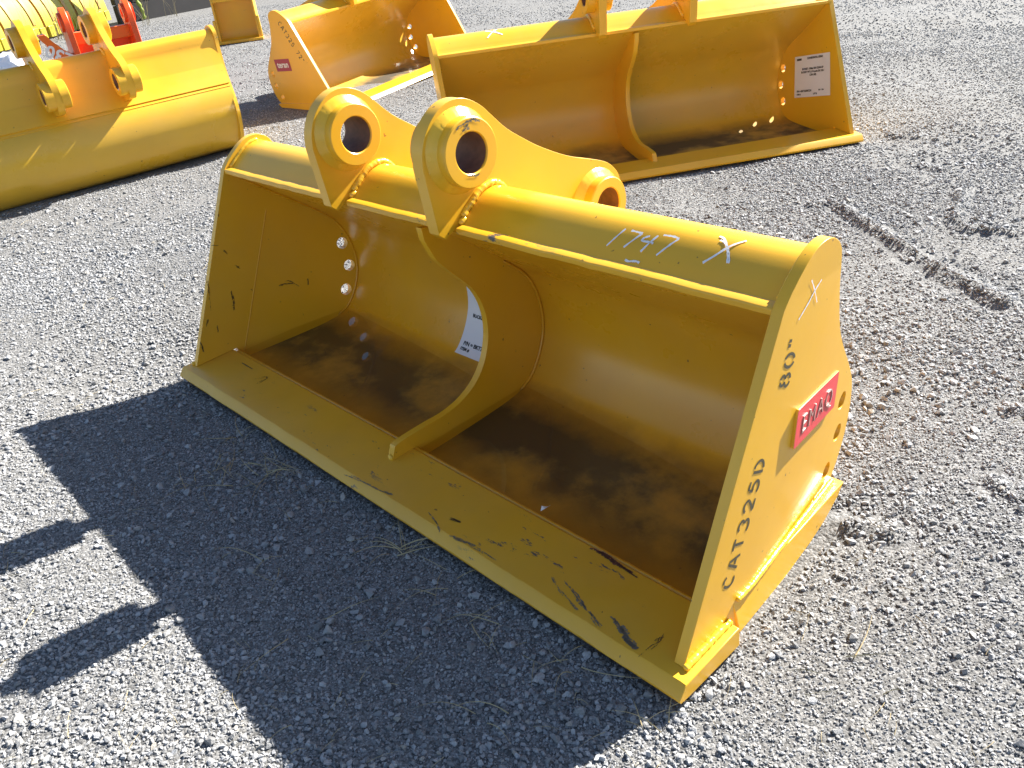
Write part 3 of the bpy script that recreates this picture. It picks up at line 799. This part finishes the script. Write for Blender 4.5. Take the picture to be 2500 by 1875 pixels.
# ---------------------------------------------------------------- loose stones
def stone_mesh(seed, flat):
    r = random.Random(seed); bm = bmesh.new()
    for i in range(r.randint(11, 16)):
        d = Vector((r.gauss(0, 1), r.gauss(0, 1), r.gauss(0, 1))).normalized()
        d *= r.uniform(.8, 1.05)
        bm.verts.new((d.x*r.uniform(.85, 1.0), d.y*.78, d.z*flat))
    res = bmesh.ops.convex_hull(bm, input=bm.verts)
    bmesh.ops.delete(bm, geom=[x for x in res['geom_interior'] if isinstance(x, bmesh.types.BMVert)], context='VERTS')
    me = bpy.data.meshes.new('stone'); bm.to_mesh(me); bm.free(); me.materials.append(STONE)
    for p in me.polygons: p.use_smooth = False
    return me
scol = bpy.data.collections.new('stone_kinds')
for k in range(14):
    scol.objects.link(bpy.data.objects.new('stone_kind', stone_mesh(100+k, .45+.3*((k*7) % 5)/5)))

def in_view(x, y, margin=.16):
    P = np.stack([x, y, np.full_like(x, -CAM_H)], -1)
    a = P@np.array(right); b2 = P@np.array(upv); c = P@np.array(fwd)
    px = a/c*FPX; py = b2/c*FPX
    return (c > .2) & (abs(px) < 1250*(1+margin*1.6)) & (abs(py) < 937*(1+margin))
pts, sizes = [], []
def layer(x0, x1, y0, y1, dens, s0, s1, dmin, dmax, clump=0.0, freq=1.6, seed=0):
    n = int((x1-x0)*(y1-y0)*dens)
    x = rng.uniform(x0, x1, n); y = rng.uniform(y0, y1, n); d = np.hypot(x, y)
    k = in_view(x, y) & (d >= dmin) & (d < dmax); x, y = x[k], y[k]
    s = s0*(s1/s0)**(rng.random(len(x))**1.7)
    for xx, yy, sz in zip(x.tolist(), y.tolist(), s.tolist()):
        if clump:
            v = noise.noise(Vector((xx*freq, yy*freq, seed)))+.5*noise.noise(Vector((xx*freq*3, yy*freq*3, seed)))
            near = min((abs((yy-q[1])*(q[2]-q[0])-(xx-q[0])*(q[3]-q[1]))/math.hypot(q[2]-q[0], q[3]-q[1])+max(0, abs((xx-(q[0]+q[2])/2)*(q[2]-q[0])+(yy-(q[1]+q[3])/2)*(q[3]-q[1]))/math.hypot(q[2]-q[0], q[3]-q[1])-.5*math.hypot(q[2]-q[0], q[3]-q[1])) for q in RUTS))
            v += .5*math.exp(-(near/.035)**2)
            if random.random() > min(1, max(.04, 1-clump*(.55-1.25*v))): continue
        # nothing inside the foreground bucket
        L = MI @ Vector((xx, yy, 0))
        if -2.02 < L.x < -.01 and .012 < L.y < .64: continue
        if yy > 2.8:
            bad = False
            for mi, ww in BINV:
                L = mi @ Vector((xx, yy, 0))
                if -ww-.02 < L.x < .02 and -.01 < L.y < .70: bad = True; break
            if bad: continue
        pts.append((xx, yy)); sizes.append(sz)
MI = MAIN.inverted()
BINV = [(B3.inverted(), 2.03), (B1.inverted(), 2.03), (B2.inverted(), 1.83)]
layer(-1.6, 2.2, .5, 2.6, 24000, .0018, .0034, 0, 2.4, .3, 3.0, 9)
layer(-2.4, 3.4, .5, 4.2, 15000, .0030, .0056, 0, 4.0, .5, 2.2, 1)
layer(-2.6, 3.6, .5, 4.6, 6000, .0054, .0100, 0, 4.4, 1.0, 1.7, 2)
layer(-2.8, 3.8, .5, 5.0, 650, .0100, .0170, 0, 4.8, 1.4, 1.5, 3)
layer(-5, 6, 2.5, 9.5, 5500, .0042, .0082, 3.8, 7.5, .5, 1.3, 4)
layer(-5, 6, 2.5, 9.5, 140, .009, .017, 4.4, 9.0, 1.2, 1.3, 5)
layer(-10, 8, 6, 18, 900, .0065, .0120, 7.2, 15, .5, .9, 6)
n = len(pts)
me = bpy.data.meshes.new('gravel')
me.from_pydata([(x, y, ground_z(x, y)+s*.28) for (x, y), s in zip(pts, sizes)], [], [])
at = me.attributes.new('size', 'FLOAT', 'POINT'); at.data.foreach_set('value', np.array(sizes, dtype=np.float32))
ar = me.attributes.new('turn', 'FLOAT_VECTOR', 'POINT')
rot = np.stack([rng.normal(0, .35, n), rng.normal(0, .35, n), rng.uniform(0, 6.283, n)], -1).astype(np.float32)
ar.data.foreach_set('vector', rot.ravel())
gravel = link('gravel', me, STONE); tag(gravel, None, None, kind='stuff')
gravel['label'] = 'loose grey crushed stone scattered over the whole yard'; gravel['category'] = 'gravel'
ng = bpy.data.node_groups.new('scatter_stones', 'GeometryNodeTree')
ng.interface.new_socket('Geometry', in_out='INPUT', socket_type='NodeSocketGeometry')
ng.interface.new_socket('Geometry', in_out='OUTPUT', socket_type='NodeSocketGeometry')
gi = ng.nodes.new('NodeGroupInput'); go = ng.nodes.new('NodeGroupOutput')
ci = ng.nodes.new('GeometryNodeCollectionInfo'); ci.inputs['Collection'].default_value = scol; ci.inputs['Separate Children'].default_value = True; ci.inputs['Reset Children'].default_value = True
ip = ng.nodes.new('GeometryNodeInstanceOnPoints'); ip.inputs['Pick Instance'].default_value = True
ri = ng.nodes.new('FunctionNodeRandomValue'); ri.data_type = 'INT'; ri.inputs[4].default_value = 0; ri.inputs[5].default_value = 13
na_ = ng.nodes.new('GeometryNodeInputNamedAttribute'); na_.data_type = 'FLOAT'; na_.inputs[0].default_value = 'size'
nr = ng.nodes.new('GeometryNodeInputNamedAttribute'); nr.data_type = 'FLOAT_VECTOR'; nr.inputs[0].default_value = 'turn'
mp_ = ng.nodes.new('GeometryNodeMeshToPoints')
ng.links.new(gi.outputs[0], mp_.inputs[0]); ng.links.new(mp_.outputs[0], ip.inputs['Points'])
ng.links.new(ci.outputs[0], ip.inputs['Instance']); ng.links.new(ri.outputs[2], ip.inputs['Instance Index'])
ng.links.new(nr.outputs[0], ip.inputs['Rotation']); ng.links.new(na_.outputs[0], ip.inputs['Scale'])
ng.links.new(ip.outputs[0], go.inputs[0])
md = gravel.modifiers.new('scatter', 'NODES'); md.node_group = ng
print('stones', n)

# ---------------------------------------------------------------- dry straw and weeds
def blade(V, F, p, length, ang, bend, w=.0011, rise=.02):
    n = 6; base = len(V); d = Vector((math.cos(ang), math.sin(ang), 0)); s = Vector((-d.y, d.x, 0))
    for i in range(n+1):
        t = i/n; c = p+d*length*t+s*bend*length*t*t+Vector((0, 0, rise*math.sin(t*math.pi*.8)+.004))
        ww = w*(1-.8*t)
        V += [c+s*ww, c-s*ww, c+Vector((0, 0, ww*1.6))]
    for i in range(n):
        a = base+3*i
        for j in range(3): F.append((a+j, a+(j+1) % 3, a+3+(j+1) % 3, a+3+j))
V, F = [], []
spots = [((545, 1100), 12, .05), ((660, 1115), 16, .06), ((470, 1150), 8, .07), ((980, 1310), 12, .035), ((1175, 1525), 6, .05), ((1590, 1760), 7, .05), ((560, 1040), 8, .06), ((1090, 1400), 5, .06),
         ((2060, 1560), 2, .05), ((2130, 1700), 2, .08), ((1950, 1650), 2, .05), ((1190, 1700), 3, .06), ((760, 1500), 3, .06), ((1000, 1200), 5, .05), ((620, 1350), 4, .08), ((1400, 1620), 4, .07)]
for (px, py), k, sp in spots:
    c = ground_px(px, py)
    for i in range(k):
        q = c+Vector((random.gauss(0, sp*.5), random.gauss(0, sp*.5), 0)); q.z = ground_z(q.x, q.y)
        blade(V, F, q, random.uniform(.04, .13), random.uniform(0, 6.28), random.uniform(-.6, .6), random.uniform(.0007, .0014), random.uniform(.004, .03))
for i in range(500):
    q = ground_px(random.uniform(-100, 2600), 1875*random.random()**1.5); q.z = ground_z(q.x, q.y)
    if q.length > 14: continue
    L = MI @ q
    if -2.02 < L.x < -.01 and 0 < L.y < .66: continue
    blade(V, F, q, random.uniform(.02, .07), random.uniform(0, 6.28), random.uniform(-.4, .4), random.uniform(.0004, .0009), .006)
st_o = mesh('dry_straw', V, F, STRAW, None, 60); st_o['kind'] = 'stuff'; st_o['label'] = 'thin dry straw lying on the gravel'; st_o['category'] = 'straw'

# ---------------------------------------------------------------- far things, top left
def box(V, F, c0, c1):
    k = len(V)
    V += [Vector((x, y, z)) for z in (c0[2], c1[2]) for y in (c0[1], c1[1]) for x in (c0[0], c1[0])]
    F += [tuple(k+i for i in q) for q in ((0, 2, 3, 1), (4, 5, 7, 6), (0, 1, 5, 4), (1, 3, 7, 5), (3, 2, 6, 7), (2, 0, 4, 6))]
def bxm(name, c0, c1, mat, parent, bevel=.004):
    V, F = [], []; box(V, F, c0, c1); return mesh(name, V, F, mat, parent, 30, bevel)
def place(px, py, yaw, z=0):
    p = ground_px(px, py); return Matrix.Translation((p.x, p.y, z)) @ Matrix.Rotation(yaw, 4, 'Z')

# narrow yellow bucket standing with its open face to the camera
m = place(590, 101, R(10)); nb = empty('narrow_bucket', m, 'narrow yellow bucket standing upright between the orange ripper and the teran bucket', 'bucket')
def pl2(name, prof, x0, x1, mat, parent):
    return plate_mesh(name, [prof], -x0, -x1, mat=mat, parent=parent, bevel=.003)
sprof = [(-.10, .0), (-.06, .30), (-.02, .75), (.10, .80), (.34, .62), (.44, .36), (.40, .10), (.26, .0)]
for sx in (-1, 1): pl2('side_plate', [Vector(p) for p in sprof], sx*.235, sx*.215, Y['lug'], nb)
for sx in (-1, 1): bxm('cheek_bar', (sx*.262, -.085, .02), (sx*.236, -.02, .26), Y['weld'], nb)
pf = [Vector(p) for p in ((-.105, .012), (.02, .022), (.075, .07), (.09, .2), (.085, .42), (.055, .62), (.02, .74))]
pf = catmull(pf, 4); q = offset_in(pf, -.014)
rg = [[(x, p.x, p.y) for p in pf+q[::-1]] for x in (-.216, .216)]
Lq = len(rg[0]); mesh('shell', rg[0]+rg[1], [(j, (j+1) % Lq, (j+1) % Lq+Lq, j+Lq) for j in range(Lq)], Y['far'], nb, 40)
bxm('cutting_edge', (-.262, -.135, .004), (.262, -.01, .034), Y['lug'], nb)
bxm('cross_bar', (-.215, -.05, .44), (.215, .05, .50), Y['lug'], nb)

# orange ripper: bracket with two lugs and a curved shank
m = place(302, 246, R(30)) @ Matrix.Scale(1.16, 4); rp = empty('ripper', m, 'orange red ripper attachment with curved shank behind the left bucket', 'ripper')
def plane_px(px, py, M, y):
    Mi = M.inverted(); o = Mi @ Vector((0, 0, CAM_H)); d = Mi.to_3x3() @ (right*((px-1250)/FPX) - upv*((py-937.5)/FPX) + fwd)
    q = o+d*((y-o.y)/d.y); return (q.x, q.z)
lp2 = [(-.16, .02), (-.12, .50), (-.09, .61), (-.035, .665), (.025, .66), (.07, .615), (.10, .54), (.24, .25), (.36, .02)]
for sx in (-1, 1):
    lg_ = plate_mesh('lug', [catmull(lp2, 3), circle((-.012, .575), .034, 20)], -(sx*.21-.02), -(sx*.21+.02), mat=ORANGE, parent=rp, bevel=.004)
    for face, sg in ((-(sx*.21+.02), 1), (-(sx*.21-.02), -1)):
        lathe('boss', [(.064, -.002), (.064, .018), (.034, .018), (.034, -.002)], (-.012, .575), face, sg, ORANGE, lg_, 24)
bxm('back_plate', (-.192, .10, .03), (.192, .125, .46), ORANGE, rp)
bxm('cross_tube', (-.192, -.02, .42), (.192, .05, .50), ORANGE2, rp)
bxm('base_plate', (-.26, -.16, .0), (.26, .24, .04), ORANGE, rp)
# shank: curved blade reaching out to the left
spx = [(109, 84), (127, 101), (142, 111), (158, 123), (176, 131), (200, 139), (200, 165), (150, 165), (142, 157), (131, 139), (123, 125), (114, 111), (101, 101), (92, 89)]
shp = [Vector(plane_px(a, b2, m, -.10)) for a, b2 in spx]
V, F = [], []
k = len(shp)
for yy in (-.10, .0):
    V += [(p.x, yy, p.y) for p in shp]
F += [(j, (j+1) % k, (j+1) % k+k, j+k) for j in range(k)]
tr_ = tessellate_polygon([[Vector((p.x, p.y, 0)) for p in shp]])
F += [tuple(t) for t in tr_]+[tuple(i+k for i in reversed(t)) for t in tr_]
sk_ = mesh('shank', V, F, ORANGE2, rp, 40, .003)
V, F = text_geo('EX230', .115, 'CENTER', offset=.003)
t0, t1 = Vector(plane_px(205, 158, m, -.1015)), Vector(plane_px(138, 132, m, -.1015))
tx = (t1-t0).normalized(); ty = Vector((-tx.y, tx.x)); tm = (t0+t1)/2
me = bpy.data.meshes.new('painted_lettering'); me.from_pydata([((tm+tx*p.x+ty*(p.y-.035)).x, -.1015, (tm+tx*p.x+ty*(p.y-.035)).y) for p in V], [], F); me.update(); link('painted_lettering', me, WHITE, sk_)

# row of old digging buckets, seen from behind
row_a, row_b = ground_px(-60, 152), ground_px(285, 50)
dv = (row_b-row_a); ryaw = math.atan2(dv.y, dv.x)
LBL = ['faded lime yellow digging bucket at the left frame edge, nearest of the row', 'faded yellow digging bucket second from the left frame edge in the row', 'faded yellow digging bucket third from the left frame edge in the row', 'faded yellow digging bucket at the far end of the row beside the dark wall']
nbk = 4; stepv = dv/nbk
def dig_bucket(i):
    p = row_a+stepv*(i+.5); wdt = stepv.length*.94
    m = Matrix.Translation((p.x, p.y, 0)) @ Matrix.Rotation(ryaw, 4, 'Z')
    o = empty('digging_bucket', m, LBL[i], 'bucket', 'row of old digging buckets')
    prof = catmull([(0.0, .02), (-.015, .18), (.02, .38), (.11, .58), (.28, .78), (.5, .9), (.62, .93)], 5)
    q = offset_in(prof, .02); hw = wdt/2
    rg = [[(x, a.x+.12, a.y) for a in prof+q[::-1]] for x in (-hw, hw)]
    Ln = len(rg[0]); mesh('shell', rg[0]+rg[1], [(j, (j+1) % Ln, (j+1) % Ln+Ln, j+Ln) for j in range(Ln)], Y['old'], o, 45)
    so = [Vector((a.x+.10, a.y)) for a in prof]+[Vector((.85, .9)), Vector((.75, .03))]
    for sx in (-1, 1): plate_mesh('side_plate', [so], -(sx*hw), -(sx*(hw-.03)), mat=Y['old2'], parent=o, bevel=.004)
    # raised wear ribs following the back
    for x in (-.22*wdt, .27*wdt):
        rr = [Vector((a.x+.12, a.y)) for a in prof[6:26]]; ro = offset_in(rr, .035)
        rg = [[(x+s, a.x, a.y) for a in rr+ro[::-1]] for s in (-.035, .035)]
        Ln = len(rg[0]); mesh('wear_rib', rg[0]+rg[1], [(j, (j+1) % Ln, (j+1) % Ln+Ln, j+Ln) for j in range(Ln)]+[tuple(range(Ln)), tuple(range(2*Ln-1, Ln-1, -1))], Y['old2'], o, 30)
    # heel shrouds along the bottom
    for k2 in range(5):
        x = -hw+(k2+.5)*wdt/5
        bxm('heel_shroud', (x-wdt*.082, .055, .02+.01*(k2 % 2)), (x+wdt*.082, .125, .17+.015*((k2*3) % 2)), Y['old'], o, .006)
for i in range(nbk): dig_bucket(i)

# timber wall far behind, its shade put into the board colour
wa, wb = ground_px(312, 57), ground_px(560, 9)
dvw = wb-wa; m = Matrix.Translation((wa.x, wa.y, 0)) @ Matrix.Rotation(math.atan2(dvw.y, dvw.x), 4, 'Z')
wl = empty('timber_wall', m, 'dark shaded timber wall at the top edge behind the orange ripper', 'wall')
for k in range(5): bxm('board', (-.1, 0, -.02+.29*k), (dvw.length+4.5, .12+.012*(k % 2), .262+.29*k), SHADEDW, wl, .006)

# green vine hanging against the wall
p = ground_px(352, 50)
V, F = [], []; rings = []
for i in range(40):
    z = .02+i*.03; cx_, cy_ = .02*math.sin(i*.35)-.05*i/40, .02*math.cos(i*.35)
    r_ = .028+.010*math.sin(i*1.9)
    rings.append([(cx_+r_*math.cos(2*math.pi*j/8+i*.4), cy_+r_*math.sin(2*math.pi*j/8+i*.4), z) for j in range(8)])
vn = empty('vine', Matrix.Translation((p.x, p.y, 0)), 'twisted green stem standing against the dark wall', 'plant')
sweep('stem', rings, GREEN, vn, smooth_angle=60)
# bare weeds in front of the wall and the old buckets
V, F = [], []
def stalk(p, h, lean, w=.006):
    n = 7; base = len(V)
    for i in range(n+1):
        t = i/n; c = Vector((p.x+lean[0]*t*t, p.y+lean[1]*t*t, h*t)); ww = w*(1-.7*t)
        for j in range(3): V.append(c+Vector((ww*math.cos(j*2.1), ww*math.sin(j*2.1), 0)))
    for i in range(n):
        for j in range(3): F.append((base+3*i+j, base+3*i+(j+1) % 3, base+3*i+3+(j+1) % 3, base+3*i+3+j))
for px, py, k in ((360, 62, 4), (352, 52, 5), (240, 62, 10), (150, 95, 12), (180, 84, 9), (90, 112, 6), (420, 38, 6), (210, 72, 8)):
    for i in range(k):
        p = ground_px(px+random.uniform(-14, 14), py+random.uniform(-2, 4))
        stalk(p, random.uniform(.15, .75 if px < 300 else .6), (random.uniform(-.3, .3), random.uniform(-.1, .1)), random.uniform(.002, .006))
wd_o = mesh('dry_weeds', V, F, STRAW, None, 60); wd_o['kind'] = 'stuff'; wd_o['label'] = 'thin dry weed stalks along the row of old buckets'; wd_o['category'] = 'weeds'
# crumpled white bag on the ground
p = ground_px(40, 178); bm = bmesh.new(); bmesh.ops.create_icosphere(bm, subdivisions=3, radius=.17)
for v in bm.verts:
    k = 1+.35*noise.noise(v.co*9)+.2*noise.noise(v.co*22); v.co *= k; v.co.z = max(0, v.co.z*.75+.09); v.co.x *= 1.15
me = bpy.data.meshes.new('paper_bag'); bm.to_mesh(me); bm.free(); fin(me, 25)
o = link('paper_bag', me, PAPER); o.location = (p.x, p.y, 0); tag(o, 'crumpled white bag on the gravel behind the left bucket', 'bag')
# scrap of foil on the bucket floor
fp = MAIN @ Vector((-.53, .205, .036))
V = [(0, 0, 0), (.012, .003, .004), (.016, .012, .001), (.004, .010, .007), (.022, .006, .009), (.026, .014, .003)]
o = mesh('foil_scrap', V, [(0, 1, 3), (1, 2, 3), (1, 4, 5), (1, 5, 2)], WHITE, None, 10); o.location = fp
tag(o, 'tiny bright scrap lying on the bucket floor seam', 'litter')
